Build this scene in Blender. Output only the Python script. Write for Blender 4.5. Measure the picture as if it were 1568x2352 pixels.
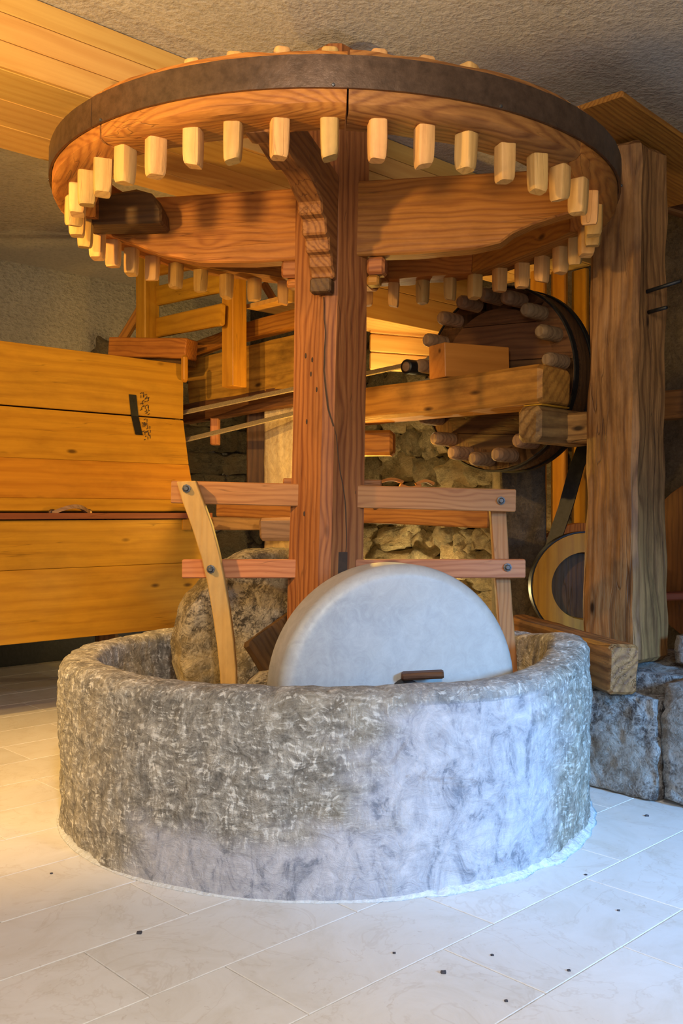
import bpy, bmesh, math, random
from mathutils import Vector, Matrix, noise
random.seed(7)
for o in list(bpy.data.objects):
    bpy.data.objects.remove(o)
S = bpy.context.scene
COL = S.collection

# ------------------------------------------------------------------ camera
F = 2179.0
CX, CD, CZ = 0.023, 3.4, 1.024
cam_d = bpy.data.cameras.new('camera')
cam_d.sensor_fit = 'HORIZONTAL'
cam_d.sensor_width = 24
cam_d.lens = F / 1568 * 24
cam = bpy.data.objects.new('camera', cam_d)
cam.location = (CX, -CD, CZ)
cam.rotation_euler = (math.pi / 2, 0, 0)
COL.objects.link(cam)
S.camera = cam

def at(px, py, d):
    """a point at distance d in front of the viewpoint, measured off the photograph"""
    return Vector((CX + (px - 784) / F * d, d - CD, CZ - (py - 1176) / F * d))

# ------------------------------------------------------------------ light
w = bpy.data.worlds.new('world')
S.world = w
w.use_nodes = True
w.node_tree.nodes['Background'].inputs[0].default_value = (0.95, 0.94, 0.95, 1)
w.node_tree.nodes['Background'].inputs[1].default_value = 0.25
S.view_settings.view_transform = 'Standard'
S.view_settings.look = 'None'
S.view_settings.exposure = 0.0
S.view_settings.gamma = 1.0
S.view_settings.use_curve_mapping = False
try:
    S.cycles.use_denoising = True
    S.cycles.max_bounces = 6
    S.cycles.sample_clamp_indirect = 4.0
except Exception:
    pass

def aim(o, target):
    d = Vector(target) - o.location
    o.rotation_euler = d.to_track_quat('-Z', 'Y').to_euler()

def light(name, kind, loc, target, energy, color, size=0.1, spot=None, blend=0.5, sy=None):
    l = bpy.data.lights.new(name, kind)
    l.energy = energy
    l.color = color
    if kind == 'AREA':
        l.size = size
        if sy:
            l.shape = 'RECTANGLE'
            l.size_y = sy
    else:
        l.shadow_soft_size = size
    if kind == 'SPOT':
        l.spot_size = math.radians(spot)
        l.spot_blend = blend
    o = bpy.data.objects.new(name, l)
    o.location = loc
    COL.objects.link(o)
    if target is not None:
        aim(o, target)
    return o

WARM = (1.0, 0.60, 0.17)
light('daylight_window', 'SPOT', (2.9, -3.5, 1.5), (1.10, -0.55, 0.0), 1650, (0.15, 0.46, 1.0), 0.45, 44, 1.0)
light('daylight_doorway', 'AREA', (0.0, -5.2, 1.4), (0.0, 0, 0.3), 66, (1.0, 0.93, 0.87), 1.8, sy=1.8)
light('floor_fill_spot', 'SPOT', (0.25, -3.9, 2.62), (-0.2, -1.35, 0.0), 330, (1.0, 0.94, 0.88), 0.12, 62, 0.7)  # unseen fill spot, added to brighten the floor and basin front
light('warm_spot_left', 'SPOT', (-1.95, -1.25, 2.38), (-1.3, 0.7, 0.9), 330, WARM, 0.05, 92, 0.7)
light('warm_spot_beam', 'SPOT', (-1.45, -1.8, 1.75), (-0.85, -0.75, 2.48), 180, (1.0, 0.66, 0.20), 0.06, 110, 0.8)
light('ceiling_fill_spot', 'SPOT', (-0.3, -2.9, 2.05), (0.1, -0.4, 2.75), 150, (1.0, 0.92, 0.84), 0.3, 85, 1.0)  # unseen spot added to lift the ceiling brightness
light('warm_spot_floor', 'SPOT', (-2.5, -1.7, 1.7), (-1.5, 0.1, 0.0), 105, WARM, 0.05, 62, 0.7)  # second warm spot, unseen, added to yellow the left floor
light('warm_lamp_behind_shaft', 'POINT', (0.02, 1.45, 1.18), None, 40, (1.0, 0.58, 0.10), 0.05)
light('warm_lamp_back_wall', 'POINT', (0.40, 2.80, 0.42), None, 36, (1.0, 0.74, 0.32), 0.02)
light('warm_fill_boards', 'POINT', (0.36, 2.25, 1.72), None, 9, (1.0, 0.80, 0.38), 0.04)  # added point light without a fixture, brightens the pale back boards

# ------------------------------------------------------------------ helpers
PH = math.radians(43.8)
U = Vector((math.cos(PH), math.sin(PH), 0))      # room axis going away to the right
N = Vector((-math.sin(PH), math.cos(PH), 0))     # room axis going away to the left
Z = Vector((0, 0, 1))

def un(u, n, z=0.0):
    return U * u + N * n + Z * z

WM = {}

def tag(o, label=None, cat=None, group=None, kind=None):
    if label: o['label'] = label
    if cat: o['category'] = cat
    if group: o['group'] = group
    if kind: o['kind'] = kind
    return o

def empty(name, loc, rot=(0, 0, 0), label=None, cat=None, group=None):
    o = bpy.data.objects.new(name, None)
    o.location = loc
    o.rotation_euler = rot
    o.empty_display_size = 0.1
    COL.objects.link(o)
    from mathutils import Euler
    WM[o.name] = Matrix.Translation(Vector(loc)) @ Euler(rot).to_matrix().to_4x4()
    return tag(o, label, cat, group)

def put(name, me, mat, parent=None, M=None, smooth=None):
    o = bpy.data.objects.new(name, me)
    if mat is not None and len(me.materials) == 0:
        me.materials.append(mat)
    M = M or Matrix.Identity(4)
    COL.objects.link(o)
    WM[o.name] = M.copy()
    if parent is not None:
        o.parent = parent
        o.matrix_basis = WM[parent.name].inverted() @ M
    else:
        o.matrix_basis = M
    if smooth is not None:
        me.polygons.foreach_set('use_smooth', [smooth] * len(me.polygons))
    return o

def put_local(name, me, mat, parent, L):
    """L is in the parent's frame"""
    return put(name, me, mat, parent, WM[parent.name] @ L)

def frame(p0, x, up=Z):
    x = Vector(x).normalized()
    y = Vector(up).cross(x)
    if y.length < 1e-4:
        y = Vector((0, 1, 0)).cross(x)
    y.normalize()
    z = x.cross(y)
    M = Matrix((x, y, z)).transposed().to_4x4()
    M.translation = p0
    return M

def shade(me, angle=40):
    me.polygons.foreach_set('use_smooth', [True] * len(me.polygons))
    bm = bmesh.new()
    bm.from_mesh(me)
    lim = math.radians(angle)
    for e in bm.edges:
        if len(e.link_faces) == 2:
            e.smooth = e.calc_face_angle(0) < lim
    bm.to_mesh(me)
    bm.free()

def beam_mesh(L, w, h, jit=0.0, bev=0.006, seg=None, seed=0.0, freq=3.0, t1=1.0, rag=0.0, n_side=3):
    """timber along local x (0..L), width w on y, height h on z, chamfered and hewn"""
    if seg is None:
        seg = max(1, int(L / 0.06)) if jit > 0 else 1
    b = min(bev, w * 0.4, h * 0.4)
    if jit <= 0:
        n_side = 1
    prof = []
    for (ax, ay, bx, by) in ((-w/2+b, -h/2, w/2-b, -h/2), (w/2, -h/2+b, w/2, h/2-b),
                             (w/2-b, h/2, -w/2+b, h/2), (-w/2, h/2-b, -w/2, -h/2+b)):
        for k in range(n_side + 1):
            t = k / n_side
            prof.append((ax + (bx - ax) * t, ay + (by - ay) * t))
    np_ = len(prof)
    vs, fs = [], []
    so = Vector((seed * 7.3, seed * 3.1, seed * 5.7))
    e = min(b, L * 0.2)
    xs = [0, e] + [L * i / seg for i in range(1, seg)] + [L - e, L]
    for i, x in enumerate(xs):
        end = (i == 0 or i == len(xs) - 1)
        k = 1 + (t1 - 1) * x / L
        s = (1 - 0.9 * b / max(w, h) * 2) if end else 1.0
        for (y, z) in prof:
            p = Vector((x, y * k * s, z * k * s))
            if jit > 0:
                q = Vector((x * freq * 0.7, y * freq * 2.2, z * freq * 2.2)) + so
                v = noise.noise_vector(q) * jit + noise.noise_vector(q * 4.3) * jit * 0.3
                v.x *= 0.3
                if end:
                    v.x += noise.noise(Vector((0, y * 30, z * 30)) + so) * rag
                p += v
            vs.append(p)
    for i in range(len(xs) - 1):
        for j in range(np_):
            a, c = i * np_ + j, i * np_ + (j + 1) % np_
            fs.append((a, c, c + np_, a + np_))
    fs.append(tuple(reversed(range(np_))))
    fs.append(tuple(range((len(xs) - 1) * np_, len(xs) * np_)))
    me = bpy.data.meshes.new('timber')
    me.from_pydata([tuple(v) for v in vs], [], fs)
    shade(me, 35)
    return me

_sd = [1.0]
def sd():
    _sd[0] += 1.37
    return _sd[0]

def beam(name, p0, p1, w, h, mat, parent=None, up=Z, **kw):
    p0, p1 = Vector(p0), Vector(p1)
    kw.setdefault('seed', sd())
    return put(name, beam_mesh((p1 - p0).length, w, h, **kw), mat, parent, frame(p0, p1 - p0, up))

def prism_mesh(poly, th, bev=0.004, jit=0.0, seed=0.0):
    """polygon in local xz, extruded along y (centred)"""
    bm = bmesh.new()
    a = [bm.verts.new((x, -th / 2, z)) for x, z in poly]
    f = bm.faces.new(a)
    r = bmesh.ops.extrude_face_region(bm, geom=[f])
    for v in [g for g in r['geom'] if isinstance(g, bmesh.types.BMVert)]:
        v.co.y += th
    bmesh.ops.recalc_face_normals(bm, faces=bm.faces)
    if bev > 0:
        es = [e for e in bm.edges if len(e.link_faces) == 2 and e.calc_face_angle(0) > 0.9]
        bmesh.ops.bevel(bm, geom=es, offset=bev, segments=1, affect='EDGES')
    if jit > 0:
        for v in bm.verts:
            v.co += noise.noise_vector(v.co * 9 + Vector((seed, 0, seed))) * jit
    me = bpy.data.meshes.new('board')
    bm.to_mesh(me)
    bm.free()
    shade(me, 30)
    return me

def lathe_mesh(prof, n=48, a0=0.0, a1=None, close=False, jitf=None, cap=True):
    """profile of (r, z) around z; full turn unless a1 is given"""
    full = a1 is None
    if full:
        a1 = a0 + 2 * math.pi
    cols = n if full else n + 1
    vs, fs = [], []
    m = len(prof)
    for i in range(cols):
        a = a0 + (a1 - a0) * i / n
        for (r, z) in prof:
            p = Vector((r * math.cos(a), r * math.sin(a), z))
            if jitf: p = jitf(p, r, z, a)
            vs.append(tuple(p))
    for i in range(n):
        for j in range(m if close else m - 1):
            j2 = (j + 1) % m
            i2 = (i + 1) % cols
            fs.append((i * m + j, i2 * m + j, i2 * m + j2, i * m + j2))
    if not full and close and cap:
        fs.append(tuple(reversed(range(m))))
        fs.append(tuple(range(n * m, n * m + m)))
    me = bpy.data.meshes.new('turned')
    me.from_pydata(vs, [], fs)
    bm = bmesh.new(); bm.from_mesh(me)
    bmesh.ops.remove_doubles(bm, verts=bm.verts, dist=1e-5)
    bmesh.ops.recalc_face_normals(bm, faces=bm.faces)
    bm.to_mesh(me); bm.free()
    return me

def disc_prof(r, t, b=0.01, seg=4, rings=1):
    """closed disc of radius r thickness t (z from -t/2..t/2) with rounded edge b"""
    p = [(0.0, -t / 2)]
    for k in range(1, rings):
        p.append(((r - b) * k / rings, -t / 2))
    for k in range(seg + 1):
        a = -math.pi / 2 + math.pi / 2 * k / seg
        p.append((r - b + b * math.cos(a), -t / 2 + b + b * math.sin(a)))
    for k in range(seg + 1):
        a = math.pi / 2 * k / seg
        p.append((r - b + b * math.cos(a), t / 2 - b + b * math.sin(a)))
    for k in range(rings - 1, 0, -1):
        p.append(((r - b) * k / rings, t / 2))
    p.append((0.0, t / 2))
    return p

def rock_mesh(sx, sy, sz, sub=4, jit=0.06, seed=0.0, box=0.75, freq=2.0, fine=0.0):
    """rough stone between a box and a ball, half sizes sx sy sz"""
    bm = bmesh.new()
    bmesh.ops.create_cube(bm, size=2)
    bmesh.ops.subdivide_edges(bm, edges=bm.edges, cuts=sub, use_grid_fill=True)
    so = Vector((seed * 3.7, seed * 1.9, seed * 2.3))
    for v in bm.verts:
        c = v.co.copy()
        s = c.normalized() * 1.25
        c = c * box + s * (1 - box)
        c = Vector((c.x * sx, c.y * sy, c.z * sz))
        k = min(sx, sy, sz)
        nn = noise.noise_vector(c / k * 0.5 * freq + so) * jit * k * 2
        if fine:
            nn += noise.noise_vector(c * 22 + so) * fine + noise.noise_vector(c * 50 + so) * fine * 0.5
        v.co = c + nn
    me = bpy.data.meshes.new('rough_stone')
    bm.to_mesh(me); bm.free()
    me.polygons.foreach_set('use_smooth', [True] * len(me.polygons))
    return me

# ------------------------------------------------------------------ materials
class NT:
    def __init__(s, name):
        s.m = bpy.data.materials.new(name)
        s.m.use_nodes = True
        s.t = s.m.node_tree
        s.b = s.t.nodes['Principled BSDF']
    def n(s, kind, **kw):
        x = s.t.nodes.new(kind)
        for k, v in kw.items():
            if k.startswith('i_'):
                x.inputs[k[2:].replace('_', ' ')].default_value = v
            else:
                setattr(x, k, v)
        return x
    def l(s, a, b):
        s.t.links.new(a, b)
    def noise(s, vec, scale, detail=3, rough=0.55, dist=0.0):
        x = s.n('ShaderNodeTexNoise')
        x.inputs['Scale'].default_value = scale
        x.inputs['Detail'].default_value = detail
        x.inputs['Roughness'].default_value = rough
        x.inputs['Distortion'].default_value = dist
        if vec is not None: s.l(vec, x.inputs['Vector'])
        return x.outputs['Fac']
    def math(s, op, a, b=None, clamp=False):
        x = s.n('ShaderNodeMath', operation=op, use_clamp=clamp)
        for i, v in enumerate((a, b)):
            if v is None: continue
            if isinstance(v, (int, float)): x.inputs[i].default_value = v
            else: s.l(v, x.inputs[i])
        return x.outputs[0]
    def ramp(s, fac, stops):
        x = s.n('ShaderNodeValToRGB')
        while len(x.color_ramp.elements) < len(stops):
            x.color_ramp.elements.new(0.5)
        for e, (p, c) in zip(x.color_ramp.elements, stops):
            e.position = p
            e.color = (*c, 1) if len(c) == 3 else c
        s.l(fac, x.inputs[0])
        return x.outputs[0]
    def mix(s, fac, a, b, mode='MIX'):
        x = s.n('ShaderNodeMix', data_type='RGBA', blend_type=mode)
        if isinstance(fac, (int, float)): x.inputs[0].default_value = fac
        else: s.l(fac, x.inputs[0])
        for i, v in ((6, a), (7, b)):
            if isinstance(v, tuple): x.inputs[i].default_value = (*v, 1)
            else: s.l(v, x.inputs[i])
        return x.outputs[2]
    def mapping(s, vec, scale, loc=(0, 0, 0)):
        x = s.n('ShaderNodeMapping')
        x.inputs['Scale'].default_value = scale
        x.inputs['Location'].default_value = loc
        s.l(vec, x.inputs['Vector'])
        return x.outputs[0]
    def bump(s, h, strength, dist, prev=None):
        x = s.n('ShaderNodeBump')
        x.inputs['Strength'].default_value = strength
        x.inputs['Distance'].default_value = dist
        s.l(h, x.inputs['Height'])
        if prev is not None: s.l(prev, x.inputs['Normal'])
        return x.outputs[0]
    def objco(s, off=True):
        tc = s.n('ShaderNodeTexCoord').outputs['Object']
        oi = s.n('ShaderNodeObjectInfo')
        s.rnd = oi.outputs['Random']
        if not off: return tc
        sc = s.n('ShaderNodeVectorMath', operation='SCALE')
        sc.inputs[0].default_value = (13.7, 7.1, 5.3)
        s.l(oi.outputs['Random'], sc.inputs['Scale'])
        ad = s.n('ShaderNodeVectorMath', operation='ADD')
        s.l(tc, ad.inputs[0]); s.l(sc.outputs[0], ad.inputs[1])
        return ad.outputs[0]

def wood(name, light_c, dark_c, ring=60.0, contrast=0.6, knots=0.5, rough=0.6, bump=0.4, dirt=0.3, var=0.25, crack=0.4, axis='X'):
    t = NT(name)
    v = t.objco()
    if axis == 'Z':
        m = t.n('ShaderNodeMapping'); m.inputs['Rotation'].default_value = (0, math.pi / 2, 0)
        t.l(v, m.inputs[0]); v = m.outputs[0]
    # knots
    kv = t.mapping(v, (3.2, 8.0, 8.0))
    vo = t.n('ShaderNodeTexVoronoi'); vo.inputs['Scale'].default_value = 1.0
    t.l(kv, vo.inputs['Vector'])
    kd = vo.outputs['Distance']
    kinf = t.math('POWER', t.math('SUBTRACT', 1.0, t.math('MULTIPLY', kd, 2.2), True), 2.0)
    # warped coordinate for the rings
    warp = t.noise(t.mapping(v, (1.3, 5, 5)), 1.0, 3)
    fine = t.noise(t.mapping(v, (2.0, 90, 90)), 1.0, 3)
    sx = t.n('ShaderNodeSeparateXYZ'); t.l(v, sx.inputs[0])
    r1 = t.math('ADD', sx.outputs[1], t.math('MULTIPLY', sx.outputs[2], 0.83))
    r2 = t.math('ADD', r1, t.math('MULTIPLY', warp, 0.10))
    r3 = t.math('ADD', r2, t.math('MULTIPLY', kinf, 0.035 * knots))
    s1 = t.math('SINE', t.math('MULTIPLY', r3, ring * 6.0))
    s1 = t.math('ADD', t.math('MULTIPLY', s1, 0.5), 0.5)
    s1 = t.math('POWER', s1, 2.2)
    g = t.math('ADD', t.math('MULTIPLY', s1, 0.36), t.math('MULTIPLY', fine, 0.85))
    g = t.math('ADD', t.math('MULTIPLY', t.math('SUBTRACT', g, 0.45), contrast), 0.5, True)
    c = t.mix(g, light_c, dark_c)
    # knots and dirt darken
    kk = t.ramp(kd, [(0.0, (1, 1, 1)), (0.05, (1, 1, 1)), (0.12, (0, 0, 0)), (1.0, (0, 0, 0))])
    gate = t.ramp(t.noise(kv, 0.55, 0), [(0.0, (0, 0, 0)), (0.44, (0, 0, 0)), (0.50, (1, 1, 1)), (1, (1, 1, 1))])
    kf = t.math('MULTIPLY', t.math('MULTIPLY', kk, gate), knots)
    dk = tuple(x * 0.25 for x in dark_c)
    c = t.mix(kf, c, dk)
    d1 = t.ramp(t.noise(t.mapping(v, (3, 7, 7)), 1.0, 5, 0.7), [(0.45, (0, 0, 0)), (0.75, (1, 1, 1))])
    c = t.mix(t.math('MULTIPLY', d1, dirt), c, tuple(x * 0.35 for x in dark_c))
    # drying cracks
    cn = t.noise(t.mapping(v, (1.6, 34, 34)), 1.0, 1, 0.5)
    cr = t.ramp(t.math('ABSOLUTE', t.math('SUBTRACT', cn, 0.5)), [(0.0, (1, 1, 1)), (0.012, (0, 0, 0)), (1, (0, 0, 0))])
    cg = t.ramp(t.noise(t.mapping(v, (1.5, 6, 6), (4, 2, 1)), 1.0, 1), [(0.55, (0, 0, 0)), (0.62, (1, 1, 1))])
    crf = t.math('MULTIPLY', t.math('MULTIPLY', cr, cg), crack)
    c = t.mix(crf, c, tuple(x * 0.1 for x in dark_c))
    # whole-object tone
    hs = t.n('ShaderNodeHueSaturation')
    t.l(t.math('ADD', t.math('MULTIPLY', t.rnd, var), 1.0 - var * 0.5), hs.inputs['Value'])
    t.l(t.math('ADD', t.math('MULTIPLY', t.rnd, -0.018), 0.509), hs.inputs['Hue'])
    t.l(c, hs.inputs['Color'])
    t.l(hs.outputs[0], t.b.inputs['Base Color'])
    t.b.inputs['Roughness'].default_value = rough
    t.b.inputs['Specular IOR Level'].default_value = 0.25
    h = t.math('SUBTRACT', t.math('SUBTRACT', fine, t.math('MULTIPLY', s1, 0.4)), t.math('MULTIPLY', crf, 3.0))
    b1 = t.bump(h, bump, 0.0025)
    b2 = t.bump(t.noise(t.mapping(v, (6, 16, 16)), 1.0, 4, 0.6), bump, 0.008, b1)
    t.l(b2, t.b.inputs['Normal'])
    return t.m

def stone(name, c1, c2, c3=None, scale=9.0, bump=0.8, dist=0.02, rough=0.9, var=0.3, off=True, ramp=(0.38, 0.62)):
    t = NT(name)
    v = t.objco(off)
    a = t.noise(v, scale, 8, 0.7, 0.6)
    b = t.noise(v, scale * 4.5, 6, 0.75, 1.2)
    big = t.noise(v, scale * 0.28, 3)
    f = t.math('ADD', t.math('MULTIPLY', a, 0.5), t.math('MULTIPLY', b, 0.5))
    c = t.ramp(f, [(ramp[0], c2), (ramp[1], c1)])
    if c3:
        c = t.mix(t.ramp(big, [(0.45, (0, 0, 0)), (0.6, (1, 1, 1))]), c, t.mix(0.5, c, c3))
    hs = t.n('ShaderNodeHueSaturation')
    t.l(t.math('ADD', t.math('MULTIPLY', t.rnd, var), 1.0 - var * 0.5), hs.inputs['Value'])
    t.l(c, hs.inputs['Color'])
    t.l(hs.outputs[0], t.b.inputs['Base Color'])
    t.b.inputs['Roughness'].default_value = rough
    h = t.math('ADD', a, t.math('MULTIPLY', b, 0.45))
    t.l(t.bump(h, bump, dist), t.b.inputs['Normal'])
    return t.m

def plain(name, c, rough=0.6, metal=0.0, nb=0.0, ns=40.0, dark=0.6, dist=0.004):
    t = NT(name)
    v = t.objco()
    f = t.noise(v, ns, 5, 0.65)
    col = t.mix(t.ramp(f, [(0.35, (0, 0, 0)), (0.65, (1, 1, 1))]), tuple(x * dark for x in c), c)
    t.l(col, t.b.inputs['Base Color'])
    t.b.inputs['Roughness'].default_value = rough
    t.b.inputs['Metallic'].default_value = metal
    if nb: t.l(t.bump(f, nb, dist), t.b.inputs['Normal'])
    return t.m

M = {}
M['old'] = wood('old_larch', (0.46, 0.19, 0.030), (0.19, 0.058, 0.008), ring=52, contrast=0.9, knots=0.9, dirt=0.45, bump=0.5)
M['oldred'] = wood('old_red_larch', (0.41, 0.158, 0.042), (0.14, 0.038, 0.010), ring=44, contrast=1.0, knots=0.9, dirt=0.40, bump=0.5, var=0.1)
M['rail'] = wood('reddish_pine', (0.48, 0.215, 0.075), (0.25, 0.085, 0.025), ring=60, contrast=0.9, knots=0.8, dirt=0.15, bump=0.25)
M['chest'] = wood('chest_pine', (0.52, 0.265, 0.020), (0.26, 0.105, 0.007), ring=20, contrast=0.6, knots=0.9, dirt=0.30, bump=0.2, var=0.12, rough=0.5)
M['orange'] = wood('orange_pine', (0.62, 0.25, 0.040), (0.38, 0.125, 0.014), ring=22, contrast=0.5, knots=0.9, dirt=0.1, bump=0.15, var=0.12, rough=0.5, crack=0.0)
M['stained'] = wood('stained_beam_wood', (0.54, 0.26, 0.038), (0.20, 0.078, 0.010), ring=24, contrast=0.8, knots=1.0, dirt=0.75, bump=0.4, var=0.05)
M['pine'] = wood('fresh_pine', (0.74, 0.44, 0.13), (0.50, 0.23, 0.05), ring=18, contrast=0.6, knots=0.7, dirt=0.05, bump=0.12, var=0.1, crack=0.0, rough=0.5)
M['cog'] = wood('cog_beech', (0.66, 0.38, 0.12), (0.40, 0.19, 0.05), ring=40, contrast=0.5, knots=0.2, dirt=0.45, bump=0.3, var=0.35, axis='X')
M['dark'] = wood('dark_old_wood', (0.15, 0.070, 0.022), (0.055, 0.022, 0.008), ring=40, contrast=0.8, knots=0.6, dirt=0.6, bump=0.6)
M['grey'] = wood('grey_brown_wood', (0.34, 0.21, 0.11), (0.15, 0.085, 0.045), ring=40, contrast=0.8, knots=0.6, dirt=0.5, bump=0.6)
M['maroon'] = wood('maroon_strip', (0.28, 0.075, 0.030), (0.13, 0.03, 0.015), ring=30, contrast=0.5, knots=0.2, dirt=0.2, bump=0.2)
M['postw'] = wood('support_post_wood', (0.42, 0.21, 0.066), (0.12, 0.05, 0.016), ring=26, contrast=1.0, knots=1.0, dirt=0.75, bump=0.9, var=0.05)
M['iron'] = plain('brown_iron_band', (0.15, 0.09, 0.055), 0.36, 0.75, 0.35, 30, 0.6, 0.004)
M['black'] = plain('black_iron', (0.02, 0.02, 0.022), 0.45, 0.5, 0.2)
M['bolt'] = plain('bolt_steel', (0.10, 0.095, 0.09), 0.45, 0.8, 0.2)
M['belt'] = plain('belt_canvas', (0.36, 0.27, 0.14), 0.9, 0, 0.4, 150, 0.5)
M['char'] = plain('scorch_mark', (0.05, 0.025, 0.01), 0.9)
M['marble'] = stone('smooth_marble', (0.42, 0.42, 0.405), (0.26, 0.265, 0.265), (0.42, 0.35, 0.26), scale=4.5, bump=0.05, dist=0.003, rough=0.45, var=0.0, ramp=(0.38, 0.62))
M['rough'] = stone('rough_runner', (0.64, 0.53, 0.36), (0.085, 0.065, 0.04), (0.60, 0.42, 0.16), scale=12, bump=1.0, dist=0.05, var=0.0, ramp=(0.44, 0.545))
M['rock'] = stone('rough_block', (0.60, 0.57, 0.52), (0.085, 0.065, 0.055), (0.45, 0.36, 0.26), scale=11, bump=1.0, dist=0.06, ramp=(0.44, 0.56))
M['rubble'] = stone('rubble', (0.44, 0.35, 0.20), (0.08, 0.055, 0.03), (0.34, 0.22, 0.10), scale=6, bump=1.0, dist=0.09, var=0.6)
M['mortar'] = stone('mortar', (0.17, 0.13, 0.085), (0.05, 0.035, 0.022), None, scale=10, bump=1.0, dist=0.03, off=False)
M['pillar'] = stone('pillar_plaster', (0.50, 0.40, 0.25), (0.30, 0.21, 0.11), (0.35, 0.22, 0.10), scale=5, bump=0.6, dist=0.012)
M['caulk'] = plain('white_mortar', (0.66, 0.66, 0.63), 0.9, 0, 0.8, 60, 0.75, 0.01)
M['debris'] = plain('debris', (0.05, 0.045, 0.05), 0.8)

def stucco(name, c, s=60.0, b=0.8, dist=0.012):
    t = NT(name)
    v = t.objco(False)
    f = t.noise(t.mapping(v, (1, 1, 1.6)), s, 4, 0.6)
    f2 = t.noise(v, s * 0.25, 3)
    bg = t.noise(v, 1.6, 3)
    col = t.mix(t.ramp(bg, [(0.35, (0, 0, 0)), (0.65, (1, 1, 1))]), tuple(x * 0.85 for x in c), c)
    col = t.mix(t.ramp(f, [(0.36, (1, 1, 1)), (0.55, (0, 0, 0))]), col, tuple(x * 0.72 for x in c))
    t.l(col, t.b.inputs['Base Color'])
    t.b.inputs['Roughness'].default_value = 0.95
    t.l(t.bump(t.math('ADD', f, t.math('MULTIPLY', f2, 0.7)), b, dist), t.b.inputs['Normal'])
    return t.m
M['ceil'] = stucco('ceiling_stucco', (0.52, 0.45, 0.37), 55, 0.7, 0.010)
M['wallst'] = stucco('wall_stucco', (0.42, 0.36, 0.26), 32, 0.9, 0.03)

def tile_mat():
    t = NT('marble_tile')
    v = t.objco()
    a = t.noise(v, 5, 7, 0.7, 1.0)
    c = t.ramp(a, [(0.30, (0.62, 0.58, 0.51)), (0.50, (0.69, 0.66, 0.61)), (0.72, (0.73, 0.71, 0.67))])
    sp = t.ramp(t.noise(v, 26, 4, 0.7, 1.5), [(0.64, (0, 0, 0)), (0.70, (1, 1, 1))])
    c = t.mix(t.math('MULTIPLY', sp, 0.35), c, (0.42, 0.33, 0.24))
    vn = t.ramp(t.math('ABSOLUTE', t.math('SUBTRACT', t.noise(v, 2.2, 5, 0.6, 2.0), 0.5)), [(0, (1, 1, 1)), (0.014, (0, 0, 0))])
    c = t.mix(t.math('MULTIPLY', vn, 0.25), c, (0.45, 0.36, 0.27))
    hs = t.n('ShaderNodeHueSaturation')
    t.l(t.math('ADD', t.math('MULTIPLY', t.rnd, 0.10), 0.94), hs.inputs['Value'])
    t.l(c, hs.inputs['Color'])
    t.l(hs.outputs[0], t.b.inputs['Base Color'])
    t.b.inputs['Roughness'].default_value = 0.42
    t.l(t.bump(t.noise(v, 40, 4), 0.1, 0.002), t.b.inputs['Normal'])
    return t.m
M['tile'] = tile_mat()
M['grout'] = plain('grout', (0.58, 0.53, 0.46), 0.9, 0, 0.2)

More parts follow.
